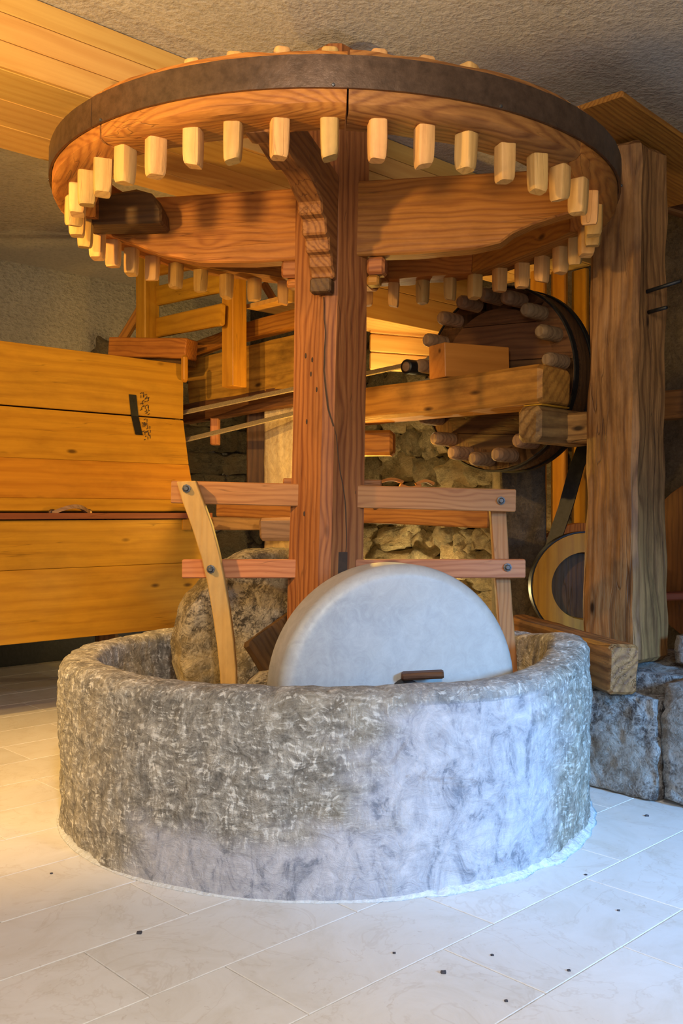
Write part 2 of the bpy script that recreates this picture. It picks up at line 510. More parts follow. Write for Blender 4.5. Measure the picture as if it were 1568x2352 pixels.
def basin_mat():
    t = NT('basin_stone')
    v = t.objco(False)
    at_ = t.n('ShaderNodeAttribute'); at_.attribute_name = 'plaster'
    pl = at_.outputs['Fac']
    a = t.noise(v, 16, 8, 0.75, 1.0)
    # tool marks: noise stretched in a few directions
    def marks(rot, sc):
        m = t.n('ShaderNodeMapping'); m.inputs['Rotation'].default_value = rot; m.inputs['Scale'].default_value = sc
        t.l(v, m.inputs[0])
        return t.noise(m.outputs[0], 1.0, 4, 0.6, 0.4)
    wv = t.n('ShaderNodeVectorMath', operation='ADD')
    nz = t.n('ShaderNodeTexNoise'); nz.inputs['Scale'].default_value = 7; nz.inputs['Detail'].default_value = 3
    t.l(v, nz.inputs['Vector'])
    ns = t.n('ShaderNodeVectorMath', operation='SCALE'); ns.inputs['Scale'].default_value = 0.10
    t.l(nz.outputs['Color'], ns.inputs[0])
    t.l(v, wv.inputs[0]); t.l(ns.outputs[0], wv.inputs[1])
    v0 = v
    v = wv.outputs[0]
    m1 = marks((0, 0.9, 0.3), (95, 95, 26))
    m2 = marks((0.2, -0.9, 0), (26, 26, 95))
    mk = t.math('ADD', t.math('MULTIPLY', m1, 0.5), t.math('MULTIPLY', m2, 0.5))
    v = v0
    rough = t.ramp(a, [(0.34, (0.15, 0.13, 0.10)), (0.5, (0.33, 0.295, 0.235)), (0.66, (0.56, 0.50, 0.40))])
    rough = t.mix(t.ramp(mk, [(0.52, (0, 0, 0)), (0.62, (1, 1, 1))]), rough, (0.84, 0.79, 0.68))
    rough = t.mix(t.ramp(mk, [(0.36, (1, 1, 1)), (0.46, (0, 0, 0))]), rough, (0.16, 0.14, 0.11))
    big = t.noise(v, 3.5, 4, 0.6)
    rough = t.mix(t.math('MULTIPLY', t.ramp(big, [(0.5, (0, 0, 0)), (0.65, (1, 1, 1))]), 0.3), rough, (0.40, 0.31, 0.18))
    b = t.noise(t.mapping(v, (13, 13, 8)), 1.0, 7, 0.75, 1.0)
    sm = t.ramp(b, [(0.36, (0.17, 0.175, 0.195)), (0.46, (0.36, 0.345, 0.35)), (0.62, (0.49, 0.46, 0.45))])
    wisp = t.ramp(t.noise(t.mapping(v, (20, 20, 30)), 1.0, 5, 0.65, 2.5), [(0.55, (0, 0, 0)), (0.66, (1, 1, 1))])
    sm = t.mix(t.math('MULTIPLY', wisp, 0.35), sm, (0.56, 0.54, 0.52))
    st = t.ramp(t.noise(v, 5.0, 6, 0.7, 0.8), [(0.60, (0, 0, 0)), (0.68, (1, 1, 1))])
    sm = t.mix(t.math('MULTIPLY', st, 0.6), sm, (0.20, 0.15, 0.11))
    c = t.mix(pl, rough, sm)
    t.l(c, t.b.inputs['Base Color'])
    t.b.inputs['Roughness'].default_value = 0.85
    h = t.math('ADD', t.math('MULTIPLY', mk, 0.9), a)
    hb = t.math('MULTIPLY', h, t.math('SUBTRACT', 1.15, pl))
    hb = t.math('ADD', hb, t.math('MULTIPLY', t.noise(t.mapping(v, (16, 16, 24)), 1.0, 6, 0.7, 1.6), 0.55))
    t.l(t.bump(hb, 1.0, 0.014), t.b.inputs['Normal'])
    return t.m
M['basin'] = basin_mat()

# ------------------------------------------------------------------ room
def box_mesh(lo, hi):
    vs = [(x, y, z) for x in (lo[0], hi[0]) for y in (lo[1], hi[1]) for z in (lo[2], hi[2])]
    fs = [(0, 1, 3, 2), (4, 6, 7, 5), (0, 4, 5, 1), (2, 3, 7, 6), (0, 2, 6, 4), (1, 5, 7, 3)]
    me = bpy.data.meshes.new('slab')
    me.from_pydata(vs, [], fs)
    return me

RM = Matrix.Rotation(PH, 4, 'Z')          # room frame: local x = U, local y = N
ZC = 2.70
floor = put('floor', box_mesh((-5.5, -5.0, -0.10), (2.7, 3.85, -0.0025)), M['grout'], None, RM); floor['kind'] = 'structure'
ceil_ = put('ceiling', box_mesh((-5.5, -5.0, ZC), (2.7, 3.85, ZC + 0.1)), M['ceil'], None, RM); ceil_['kind'] = 'structure'
wl = put('wall_left', box_mesh((-5.5, 3.65, 0), (2.7, 3.85, ZC)), M['wallst'], None, RM); wl['kind'] = 'structure'
wb = put('wall_back', box_mesh((2.50, -5.0, 0), (2.7, 3.65, ZC)), M['mortar'], None, RM); wb['kind'] = 'structure'

bs = put('wall_shade_strip', box_mesh((-5.5, 3.60, 0), (2.49, 3.65, 0.19)), M['black'], None, RM); bs['kind'] = 'structure'  # black strip stands in for the shade along the unlit wall foot
# floor tiles: running bond 0.615 x 0.285, measured from the joints in view
TL, TW = 0.615, 0.285
p1 = at(710, 2330, 2231 / (2330 - 1176))
u1, n1 = p1.dot(U), p1.dot(N)
tm = beam_mesh(TW - 0.0035, TL - 0.0035, 0.02, bev=0.0012)   # local x across the row
tm = box_mesh((0.0016, 0.0016, -0.012), (TL - 0.0016, TW - 0.0016, 0))
bm = bmesh.new(); bm.from_mesh(tm)
bmesh.ops.recalc_face_normals(bm, faces=bm.faces)
bmesh.ops.bevel(bm, geom=[e for e in bm.edges if all(v.co.z > -0.001 for v in e.verts)], offset=0.0012, segments=1, affect='EDGES')
bm.to_mesh(tm); bm.free()
row_off = {0: 0.0, 1: -0.195, -1: 0.42, 2: 0.1, 3: 0.35, -2: 0.12, -3: 0.30}
cnt = 0
for r in range(-9, 16):
    off = row_off.get(r, (r * 0.37) % TL)
    for k in range(-12, 8):
        lu, ln = u1 + off + k * TL, n1 + r * TW
        c = un(lu + TL / 2, ln + TW / 2)
        d = c.y + CD
        if d < 1.4 or d > 6.6 or abs(c.x - CX) > d * 0.36 + 0.45: continue
        if (Vector((c.x + 0.035, c.y)).length < 0.5) or ln + TW > 3.595 or lu + TL > 2.48: continue
        mm = RM.copy(); mm.translation = un(lu, ln, 0)
        put('tile', tm, M['tile'], floor, mm)
        cnt += 1
print('tiles', cnt)

# boxed ceiling beam clad in pine boards (runs along U, between ceiling and z = 2.44)
ZB = 2.44
b0 = at(0, 1176 - 1025, 1.416 * F / 1025)      # a point of its near lower edge
nb0 = b0.dot(N)
cb = empty('trim_1', un(0, nb0, ZB))
cb['kind'] = 'structure'
BWD = 0.665
core = put('core', box_mesh((-4.2, nb0 + 0.02, ZB + 0.02), (2.49, nb0 + BWD - 0.02, ZC)), M['dark'], cb, RM)
def uboard(name, ua, ub, n0, n1_, z0, z1, mat, parent):
    w_, h_ = n1_ - n0, z1 - z0
    return put(name, beam_mesh(ub - ua, w_ - 0.002, h_ - 0.002, bev=0.0025), mat, parent,
               frame(un(ua, (n0 + n1_) / 2, (z0 + z1) / 2), U))
for k, (za, zb) in enumerate(((ZB, ZB + 0.085), (ZB + 0.085, ZB + 0.175), (ZB + 0.175, ZC - 0.002))):
    for (ua, ub) in ((-4.2, -1.9 + k * 0.2), (-1.9 + k * 0.2, 2.48)):
        uboard('board', ua, ub, nb0, nb0 + 0.02, za, zb, M['pine'], cb)
for k in range(3):
    na = nb0 + 0.02 + (BWD - 0.02) * k / 3
    for (ua, ub) in ((-4.2, -1.2 - k * 0.3), (-1.2 - k * 0.3, 2.48)):
        uboard('board', ua, ub, na, na + (BWD - 0.02) / 3, ZB, ZB + 0.02, M['pine'], cb)

# second boxed beam deeper in the room, and pine panels against the back wall
q = at(860, 733, 5.5)
nb1 = q.dot(N)
c2 = empty('trim_2', un(0, nb1, q.z)); c2['kind'] = 'structure'
for k in range(3):
    z0 = q.z + k * 0.19
    uboard('board', 0.9, 2.48, nb1, nb1 + 0.03, z0, z0 + 0.19, M['pine'], c2)
uboard('board', 0.9, 2.48, nb1 + 0.03, nb1 + 0.30, q.z, q.z + 0.025, M['pine'], c2)

# rubble on the back wall: every stone its own piece
stones = [rock_mesh(0.5, 0.5, 0.5, 3, 0.30, k * 3.1, 0.62, 2.6) for k in range(7)]
rs = random.Random(3)
zc_ = 0.05
while zc_ < 2.05:
    hh = rs.uniform(0.13, 0.24)
    n_ = 0.1 + rs.uniform(0, 0.2)
    while n_ < 3.6:
        ww = rs.uniform(0.16, 0.40)
        c = un(2.49, n_ + ww / 2, zc_ + hh / 2)
        px = 784 + (c.x - CX) / (c.y + CD) * F
        if 380 < px < 1330:
            S_ = Matrix.Diagonal((rs.uniform(0.10, 0.17), ww * 1.04, hh * 1.10, 1))
            mm = RM.copy(); mm.translation = c + Z * rs.uniform(-0.04, 0.04)
            mm = mm @ Matrix.Rotation(rs.uniform(-0.25, 0.25), 4, 'X') @ S_
            put('stone', rs.choice(stones), M['rubble'], wb, mm)
        n_ += ww
    zc_ += hh
# corner stones on the left wall near the corner (behind the hopper frame)
zc_ = 0.05
while zc_ < 2.1:
    hh = rs.uniform(0.15, 0.26)
    u_ = 0.9 + rs.uniform(0, 0.2)
    while u_ < 2.35:
        ww = rs.uniform(0.2, 0.42)
        mm = RM.copy(); mm.translation = un(u_ + ww / 2, 3.65, zc_ + hh / 2)
        mm = mm @ Matrix.Diagonal((ww * 0.96, rs.uniform(0.08, 0.15), hh * 0.94, 1))
        put('stone', rs.choice(stones), M['rubble'], wl, mm)
        u_ += ww
    zc_ += hh

# ------------------------------------------------------------------ stone basin
BC = Vector((-0.035, 0, 0))
def rim_h(a):
    """rim height around the basin; a = 0 on +x, -pi/2 towards the viewer"""
    d = math.degrees(a) % 360
    def bumpf(c, w_, k):
        x = (d - c + 180) % 360 - 180
        return k * math.exp(-(x / w_) ** 2)
    h = 0.548 + bumpf(350, 20, 0.055) + bumpf(62, 15, -0.12) + bumpf(160, 38, -0.012) + bumpf(315, 18, -0.006)
    return h + 0.008 * noise.noise(Vector((math.cos(a) * 4, math.sin(a) * 4, 2))) + 0.004 * noise.noise(Vector((math.cos(a) * 17, math.sin(a) * 17, 5)))

def plaster_mask(a, z):
    # a in degrees measured from the front (0 = towards viewer, + right)
    w1 = noise.noise(Vector((a * 0.05, z * 7, 3.3))) * 0.5 + noise.noise(Vector((a * 0.16, z * 22, 8.1))) * 0.3
    m = 0.0
    # right, full height, from about 3 deg to 52 deg
    m = max(m, min(1, max(0, (a - 2 + w1 * 22) / 12)) * min(1, max(0, (54 + w1 * 16 - a) / 12)))
    # lower centre-left
    top = 0.235 + 0.0008 * a
    m = max(m, min(1, max(0, (a + 44 + w1 * 16) / 12)) * min(1, max(0, (top + w1 * 0.13 - z) / 0.07)) * (1 if a < 12 else 0))
    return m

def basin_mesh():
    n = 480
    zb = [0.0] + [i / 46 for i in range(1, 47)]
    vs, fs, pm = [], [], []
    Ro, Ri = 0.912, 0.782
    m = None
    for i in range(n):
        a = 2 * math.pi * i / n
        H = rim_h(a)
        col = []
        rr = 0.042
        for t in zb:                                   # outer wall
            z = t * (H - rr)
            col.append((Ro + 0.004 * math.sin(t * 3), z, 0))
        for k in range(1, 7):                          # outer rounding
            b = math.pi / 2 * k / 6
            col.append((Ro - rr + rr * math.cos(b), H - rr + rr * math.sin(b), 1))
        for k in range(1, 4):
            col.append((Ro - rr - (Ro - Ri - rr - 0.03) * k / 4, H + 0.002, 1))
        for k in range(0, 5):
            b = math.pi / 2 * k / 4
            col.append((Ri + 0.03 - 0.03 * math.sin(b), H - 0.03 + 0.03 * math.cos(b), 1))
        for k in range(1, 22):
            col.append((Ri - 0.02 * k / 21, (H - 0.03) - (H - 0.03 - 0.09) * k / 21, 2))
        for k in range(1, 12):
            col.append((Ri * (1 - k / 12), 0.085, 2))
        m = len(col)
        ca, sa = math.cos(a), math.sin(a)
        fa = math.degrees(math.atan2(ca, -sa))          # 0 at the front, + to the right
        for (r, z, reg) in col:
            ms = plaster_mask(fa, z) if reg == 0 else (plaster_mask(fa, z) * 0.35 if reg == 1 else 0)
            q = Vector((r * ca, r * sa, z))
            amp = 0.0075 * (1 - 0.7 * ms)
            dr = noise.noise(q * 3.2) * 0.012 + noise.noise(q * 11) * amp + noise.noise(q * 30 + Vector((9, 1, 4))) * amp * 0.7 + noise.noise(q * 75) * amp * 0.4
            if reg == 0:
                # chiselled horizontal scoops on the rough upper left
                dr -= (1 - ms) * 0.006 * abs(noise.noise(Vector((q.x * 6, q.y * 6, q.z * 34))))
                r2 = r + dr
                if z < 0.02: r2 += 0.0
                q = Vector((r2 * ca, r2 * sa, z))
            elif reg == 1:
                q = Vector(((r + dr) * ca, (r + dr) * sa, z + dr * 0.5))
            else:
                q = Vector(((r + dr * 1.2) * ca, (r + dr * 1.2) * sa, z + (dr if r < Ri * 0.95 else 0)))
            vs.append(tuple(q)); pm.append(ms)
    for i in range(n):
        i2 = (i + 1) % n
        for j in range(m - 1):
            fs.append((i * m + j, i2 * m + j, i2 * m + j + 1, i * m + j + 1))
    me = bpy.data.meshes.new('basin')
    me.from_pydata(vs, [], fs)
    at_ = me.attributes.new('plaster', 'FLOAT', 'POINT')
    at_.data.foreach_set('value', pm)
    me.polygons.foreach_set('use_smooth', [True] * len(me.polygons))
    return me

basin = empty('stone_basin', BC, label='huge round grey stone basin with thick chiselled rim holding the two runner stones', cat='basin')
put('bowl', basin_mesh(), M['basin'], basin, Matrix.Translation(BC))
# central boss of the bed
def bossj(p, r, z, a):
    return p + noise.noise_vector(p * 7) * 0.02 + noise.noise_vector(p * 22) * 0.008
bm_ = lathe_mesh([(0.30, 0.08), (0.295, 0.2), (0.29, 0.36), (0.27, 0.42), (0.22, 0.45), (0.16, 0.46), (0.10, 0.46), (0.0, 0.46)], 48, jitf=bossj)
put('central_boss', bm_, M['rough'], basin, Matrix.Translation(BC + Vector((-0.02, -0.01, 0))), True)
# white mortar smeared round the foot, thick on the right
def caulk():
    vs, fs = [], []
    n = 260
    for i in range(n + 1):
        a = math.radians(-178 + 176 * i / n)
        fa = math.degrees(math.atan2(math.cos(a), -math.sin(a)))
        k = min(1, max(0.0, (fa - 5) / 18))
        wd = 0.004 + 0.026 * k * (0.6 + 0.9 * noise.noise(Vector((a * 9, 0, 1)))) + 0.003 * noise.noise(Vector((a * 30, 0, 1)))
        ht = 0.003 + 0.012 * k * (0.8 + 0.8 * noise.noise(Vector((a * 30, 3, 1))))
        for (r, z) in ((0.895, ht + 0.012), (0.917, ht), (0.917 + wd * 0.5, ht * 0.45), (0.917 + wd, 0.0005), (0.895, 0.0005)):
            vs.append((BC.x + r * math.cos(a), BC.y + r * math.sin(a), z))
    for i in range(n):
        for j in range(5):
            fs.append((i * 5 + j, (i + 1) * 5 + j, (i + 1) * 5 + (j + 1) % 5, i * 5 + (j + 1) % 5))
    me = bpy.data.meshes.new('mortar')
    me.from_pydata(vs, [], fs)
    return me
put('foot_mortar', caulk(), M['caulk'], basin, None, True)['label'] = 'white mortar joint at the foot of the basin'

# ------------------------------------------------------------------ runner stones
def runner(name, c, ang, r, t, mat, label, bev, jit):
    """disc standing upright; ang = how far its axle turns to the right of the view axis"""
    ax = Vector((math.sin(ang), -math.cos(ang), 0))
    e = empty(name, Vector((c[0], c[1], c[2] - r)), label=label, cat='millstone')
    x = Z; y = ax.cross(x)
    Mx = Matrix((x, y, ax)).transposed().to_4x4(); Mx.translation = Vector(c)
    def jf(p, rr, z, a):
        if jit <= 0: return p
        q = p * 5 + Vector((3, 1, 7))
        return p + noise.noise_vector(q) * jit + noise.noise_vector(q * 3.7) * jit * 0.6 + noise.noise_vector(q * 9) * jit * 0.3
    n = 160 if jit > 0 else 96
    me = lathe_mesh(disc_prof(r, t, bev, 7, 16 if jit > 0 else 2), n, jitf=jf)
    put('stone_disc', me, mat, e, Mx, True)
    return e, Mx, ax

fr, Mf, axf = runner('runner_stone', (0.182, -0.45, 0.478), math.radians(19), 0.388, 0.19, M['marble'],
                     'smooth pale grey marble runner stone standing at the front of the basin', 0.042, 0.0)
kp = Vector((0.182, -0.45, 0.478)) + axf * 0.095
beam('axle_key', kp + Vector((-0.01, -0.02, 0.055)), kp + Vector((0.115, -0.03, 0.062)), 0.05, 0.022, M['dark'], fr, jit=0.003)
put('axle_end', lathe_mesh(disc_prof(0.045, 0.08, 0.006, 2), 24), M['black'], fr, Mf @ Matrix.Translation((0, 0, 0.11)), True)

bk, Mb, axb = runner('runner_stone', (-0.248, 0.36, 0.487), math.radians(24), 0.392, 0.19, M['rough'],
                     'rough pitted brown runner stone standing behind the wooden shaft', 0.035, 0.015)
hub = put('hub_block', beam_mesh(0.23, 0.23, 0.06, jit=0.008, bev=0.012, seed=4), M['dark'], bk,
          Mb @ Matrix.Rotation(math.radians(32), 4, 'Z') @ Matrix.Translation((-0.115, 0, 0.105)), None)
put('axle_end', lathe_mesh(disc_prof(0.042, 0.06, 0.006, 3), 28), M['black'], bk, Mb @ Matrix.Translation((0, 0, 0.15)), True)

# ------------------------------------------------------------------ vertical shaft
TILT = math.radians(1.15)
SB = Vector((-0.042, 0.0, 0.44))
sh = empty('mill_shaft', SB, (0, TILT, 0), 'thick reddish square wooden shaft with a long crack rising from the basin', 'shaft')
def shaft_mesh(L):
    s, b, ns, seg = 0.212, 0.030, 5, 60
    prof = []
    for (ax_, ay, bx, by) in ((-s/2+b, -s/2, s/2-b, -s/2), (s/2, -s/2+b, s/2, s/2-b), (s/2-b, s/2, -s/2+b, s/2), (-s/2, s/2-b, -s/2, -s/2+b)):
        for k in range(ns + 1):
            prof.append((ax_ + (bx - ax_) * k / ns, ay + (by - ay) * k / ns))
    vs, fs = [], []
    m = len(prof)
    for i in range(seg + 1):
        x = L * i / seg
        for (y, z) in prof:
            q = Vector((x * 2, y * 8, z * 8))
            v = noise.noise_vector(q) * 0.006
            vs.append((x, (y + v.y) * (1.02 - 0.02 * x / L), (z + v.z) * (1.02 - 0.02 * x / L)))
    for i in range(seg):
        for j in range(m):
            a, c = i * m + j, i * m + (j + 1) % m
            fs.append((a, c, c + m, a + m))
    fs.append(tuple(reversed(range(m)))); fs.append(tuple(range(seg * m, seg * m + m)))
    me = bpy.data.meshes.new('shaft'); me.from_pydata(vs, [], fs); shade(me, 40)
    return me
# local x up, section turned 45 degrees so an edge faces the viewer
ups = Matrix.Rotation(-math.pi / 2, 4, 'Y')       # x -> up
Lsh = ups @ Matrix.Rotation(math.radians(45), 4, 'X')
put_local('post', shaft_mesh(2.2), M['oldred'], sh, Lsh)
# deep drying crack down the front edge, built as dark splinter gap strips
def crack_mesh(pts, wd):
    vs, fs = [], []
    for i, p in enumerate(pts):
        w_ = wd * (0.25 + 0.75 * math.sin(math.pi * (i + 0.3) / len(pts)))
        vs += [(p[0] - w_, p[1], p[2]), (p[0] + w_, p[1], p[2]), (p[0], p[1] + 0.02, p[2])]
    for i in range(len(pts) - 1):
        for j in range(3):
            fs.append((i * 3 + j, i * 3 + (j + 1) % 3, i * 3 + 3 + (j + 1) % 3, i * 3 + 3 + j))
    me = bpy.data.meshes.new('crack'); me.from_pydata(vs, [], fs)
    return me
def shaft_surface_y(x, z=0):
    # front surface of the turned square section in shaft-local coordinates
    h = 0.212 * 0.5 * math.sqrt(2)
    return -min(h - abs(x), h - 0.021) - 0.0035
cl = []
for (px, py) in ((742, 680), (746, 760), (744, 850), (752, 930), (770, 1000), (780, 1080), (792, 1150), (796, 1230), (793, 1300)):
    p = at(px, py, 3.26)
    loc = WM[sh.name].inverted() @ p
    cl.append((loc.x, loc.z))
cp = []
for k in range(len(cl) - 1):
    for t in range(6):
        x = cl[k][0] + (cl[k + 1][0] - cl[k][0]) * t / 6 + 0.003 * noise.noise(Vector((k + t / 6, 3, 1)) * 2.3)
        z = cl[k][1] + (cl[k + 1][1] - cl[k][1]) * t / 6
        cp.append((x, shaft_surface_y(x), z))
put_local('crack', crack_mesh(cp, 0.0032), M['char'], sh, Matrix.Identity(4))['label'] = 'long dark drying crack'
# mortise and pegs
mp = WM[sh.name].inverted() @ at(781, 1300, 3.29)
put_local('mortise', box_mesh((-0.026, 0.0, -0.05), (0.026, 0.04, 0.048)), M['char'], sh, Matrix.Translation((mp.x, shaft_surface_y(mp.x) - 0.001, mp.z)) @ Matrix.Rotation(math.radians(20), 4, 'Z'))['label'] = 'dark empty mortise hole'
for (px, py, n_) in ((700, 810, 0), (716, 822, 0), (713, 855, 0), (727, 893, 0), (703, 965, 0), (697, 1180, 0), (722, 1245, 0), (815, 1130, 1)):
    loc = WM[sh.name].inverted() @ at(px, py, 3.27)
    put_local('nail_hole', lathe_mesh([(0, -0.002), (0.0045, -0.002), (0.0035, 0.002), (0, 0.002)], 8), M['char'], sh,
              Matrix.Translation((loc.x, shaft_surface_y(loc.x) + 0.002, loc.z)) @ Matrix.Rotation(math.pi / 2, 4, 'X') @ Matrix.Diagonal((0.8, 2.2, 1, 1)))

# ------------------------------------------------------------------ horizontal cog wheel
ZW = 2.055
wh = empty('cogwheel', (0, 0, ZW), (0, TILT, 0), 'great horizontal wooden cogwheel with iron band and downward cogs under the ceiling', 'cogwheel')
H = 0.156
NF = 8
A_SP = -math.pi / 2 - 0.24                     # direction of the front spoke
def felloe_mesh(a0, a1, seed):
    n = 20
    vs, fs = [], []
    am = (a0 + a1) / 2
    gap = 0.0025
    for i in range(n + 1):
        a = a0 + gap + (a1 - a0 - 2 * gap) * i / n
        ri = 0.5 * 0.862 / max(math.cos(a - am), 0.2) * math.cos((a1 - a0) / 2) + 0.5 * 0.838   # straight inner edge
        nz = [(ri, 0.0), (0.86, -0.002), (0.93, 0.0), (0.958, 0.004), (0.971, 0.016), (0.972, 0.06), (0.970, 0.135), (0.962, H), (0.90, H + 0.002), (ri, H), (ri, H * 0.5)]
        for (r, z) in nz:
            p = Vector((r * math.cos(a), r * math.sin(a), z))
            v = noise.noise_vector(p * 9 + Vector((seed, 0, 0))) * 0.006 + noise.noise_vector(p * 28) * 0.003
            if r > 0.968: v.x *= 0.3; v.y *= 0.3
            vs.append(tuple(p + v))
    m = 11
    for i in range(n):
        for j in range(m):
            j2 = (j + 1) % m
            fs.append((i * m + j, i * m + j2, (i + 1) * m + j2, (i + 1) * m + j))
    fs.append(tuple(range(m))); fs.append(tuple(reversed(range(n * m, n * m + m))))
    me = bpy.data.meshes.new('felloe'); me.from_pydata(vs, [], fs)
    shade(me, 40)
    return me
def wood_frame_arc(a):
    return Matrix.Rotation(a, 4, 'Z')
for k in range(NF):
    a0 = A_SP + math.radians(16) + 2 * math.pi * k / NF
    a1 = a0 + 2 * math.pi / NF
    am = (a0 + a1) / 2
    # build in a frame whose x runs along the felloe, so the grain follows it
    rel = Matrix.Rotation(am + math.pi / 2, 4, 'Z')
    me = felloe_mesh(a0, a1, k * 2.0)
    me.transform(rel.inverted())
    f = put_local('felloe', me, M['oldred'] if k in (0,) else M['old'], wh, rel)
# iron band in two halves with a lap
for (a0, a1) in ((-2.35, 0.85), (0.852, 2 * math.pi - 2.352)):
    def bj(p, r, z, a):
        return p * (1 + 0.0016 * noise.noise(Vector((a * 22, z * 20, 1)))) if r > 0.9 else p
    bme = lathe_mesh([(0.974, 0.052), (0.982, 0.052), (0.9825, 0.07), (0.9825, 0.09), (0.9825, 0.115), (0.982, 0.136), (0.974, 0.136)], 120, a0, a1, close=True, jitf=bj)
    shade(bme, 35)
    put_local('iron_band', bme, M['iron'], wh, Matrix.Identity(4))
for a in (-1.57, -1.1, -0.3, 0.85, 1.7, 2.6, -2.9, -2.3):
    put_local('band_nail', lathe_mesh([(0, -0.003), (0.005, -0.002), (0.004, 0.003), (0, 0.004)], 10), M['bolt'], wh,
              Matrix.Rotation(a, 4, 'Z') @ Matrix.Translation((0.983, 0, 0.058)) @ Matrix.Rotation(math.pi / 2, 4, 'Y'))
# cogs: local x is the length (downward)
def cog_mesh(seed):
    L = 0.286
    w_, d_ = 0.050, 0.056
    vs, fs = [], []
    prof = []
    for k in range(12):
        a = 2 * math.pi * k / 12 + math.pi / 12
        c, s = math.cos(a), math.sin(a)
        e = 0.42
        prof.append((w_ / 2 * math.copysign(abs(c) ** e, c), d_ / 2 * math.copysign(abs(s) ** e, s)))
    st = [(0, 0.80), (0.006, 0.92), (0.03, 0.98), (0.10, 1.0), (0.18, 1.0), (0.235, 0.985), (0.258, 0.96), (0.278, 0.91), (L, 0.78)]
    r = random.Random(seed)
    ch = r.uniform(0.0, 0.006)
    for i, (x, k) in enumerate(st):
        for (y, z) in prof:
            q = Vector((x * 9, y * 30, z * 30 + seed))
            v = noise.noise_vector(q) * 0.0022
            xx = x
            if i >= len(st) - 2: xx += ch * (y / w_ * 2) * (1 if seed % 2 else -1) * 0.8
            vs.append((xx + v.x, y * k + v.y, z * k + v.z))
    m = 12
    for i in range(len(st) - 1):
        for j in range(m):
            a, c = i * m + j, i * m + (j + 1) % m
            fs.append((a, c, c + m, a + m))
    fs.append(tuple(reversed(range(m)))); fs.append(tuple(range((len(st) - 1) * m, len(st) * m)))
    me = bpy.data.meshes.new('cog'); me.from_pydata(vs, [], fs); shade(me, 38)
    me.materials.append(M['cog'])
    return me
cogs = [cog_mesh(k) for k in range(6)]
rc = random.Random(11)
for k in range(44):
    a = -math.pi / 2 - 0.0115 + k * 2 * math.pi / 44
    # x -> down, y -> tangential, z -> radial
    R = Matrix.Rotation(a, 4, 'Z') @ Matrix.Translation((0.898, 0, 0.187 + rc.uniform(-0.005, 0.005))) @ Matrix.Rotation(math.pi / 2, 4, 'Y') \
        @ Matrix.Rotation(rc.uniform(-0.45, 0.45), 4, 'X') @ Matrix.Rotation(rc.uniform(-0.02, 0.02), 4, 'Z')
    put_local('cog', cogs[k % 6], M['cog'], wh, R)

# four spokes: deep planks with cut lower edge
def spoke(ang, r0, prof_low, top, mat, th=0.075):
    """profile in (r, z); low edge list from hub to rim"""
    poly = [(r0, top)] + [(r, z) for r, z in prof_low] + [(prof_low[-1][0], top)]
    poly = list(reversed(poly))
    me = prism_mesh(poly, th, 0.006, 0.004, ang)
    return put_local('spoke', me, mat, wh, Matrix.Rotation(ang, 4, 'Z'))
low_side = [(0.08, -0.125), (0.30, -0.128), (0.50, -0.120), (0.59, -0.105), (0.63, -0.075), (0.70, -0.045), (0.80, -0.02), (0.858, -0.006)]
low_left = [(0.08, -0.13), (0.30, -0.135), (0.50, -0.125), (0.66, -0.09), (0.78, -0.04), (0.858, -0.006)]
spoke(A_SP + math.pi / 2, 0.08, low_side, 0.135, M['old'])
spoke(A_SP - math.pi / 2, 0.08, low_left, 0.125, M['old'])
spoke(A_SP + math.pi, 0.10, low_side, 0.13, M['old'])
# the front brace: ragged, stepped towards the shaft
low_front = [(0.13, -0.235), (0.165, -0.235), (0.165, -0.215), (0.19, -0.20), (0.20, -0.165), (0.235, -0.16), (0.24, -0.118), (0.28, -0.115),
             (0.285, -0.068), (0.33, -0.065), (0.335, -0.030), (0.40, -0.010), (0.45, 0.004), (0.53, 0.010), (0.58, -0.008), (0.66, -0.004), (0.74, 0.006), (0.80, -0.012), (0.858, -0.006)]
spoke(A_SP, 0.13, low_front, 0.13, M['oldred'], 0.085)
# shelf pieces under the side spokes next to the shaft, iron collar and dark rim block
for s_, a in ((1, A_SP + math.pi / 2), (-1, A_SP - math.pi / 2)):
    R = Matrix.Rotation(a, 4, 'Z')
    put_local('corbel', beam_mesh(0.065, 0.07, 0.062, jit=0.003, bev=0.01, seed=s_ + 3), M['oldred'], wh, R @ Matrix.Translation((0.125, 0, -0.160)))
    put_local('corbel', beam_mesh(0.045, 0.055, 0.034, jit=0.002, bev=0.008, seed=s_ + 5), M['old'], wh, R @ Matrix.Translation((0.125, 0, -0.210)))
put_local('corbel', beam_mesh(0.05, 0.075, 0.05, jit=0.002, bev=0.006, seed=8), M['dark'], wh, Matrix.Rotation(A_SP, 4, 'Z') @ Matrix.Translation((0.135, 0, -0.26)))
bl = prism_mesh([(-0.15, -0.01), (0.14, 0.0), (0.15, 0.05), (0.10, 0.10), (-0.06, 0.12), (-0.12, 0.10), (-0.15, 0.04)], 0.13, 0.008, 0.006, 3)
put_local('rim_block', bl, M['dark'], wh, Matrix.Rotation(A_SP - math.pi / 2 + 0.17, 4, 'Z') @ Matrix.Translation((0.765, 0, -0.012)) @ Matrix.Rotation(0.06, 4, 'Y'))

# ------------------------------------------------------------------ scraper rack on the shaft
rk = empty('scraper_rack', (0, -0.02, 0.14), label='open wooden rack of two rails and two uprights crossing the shaft', cat='rack')
RY = 3.375
def rail_pts(x0, y0, x1, y1):
    return at(x0, y0, RY), at(x1, y1, RY)
a, b = rail_pts(395, 1130, 1182, 1150)
beam('rail', a, b, 0.042, 0.080, M['rail'], rk, bev=0.003)
a, b = rail_pts(420, 1306, 1204, 1305.5)
beam('rail', a, b, 0.042, 0.066, M['rail'], rk, bev=0.003)
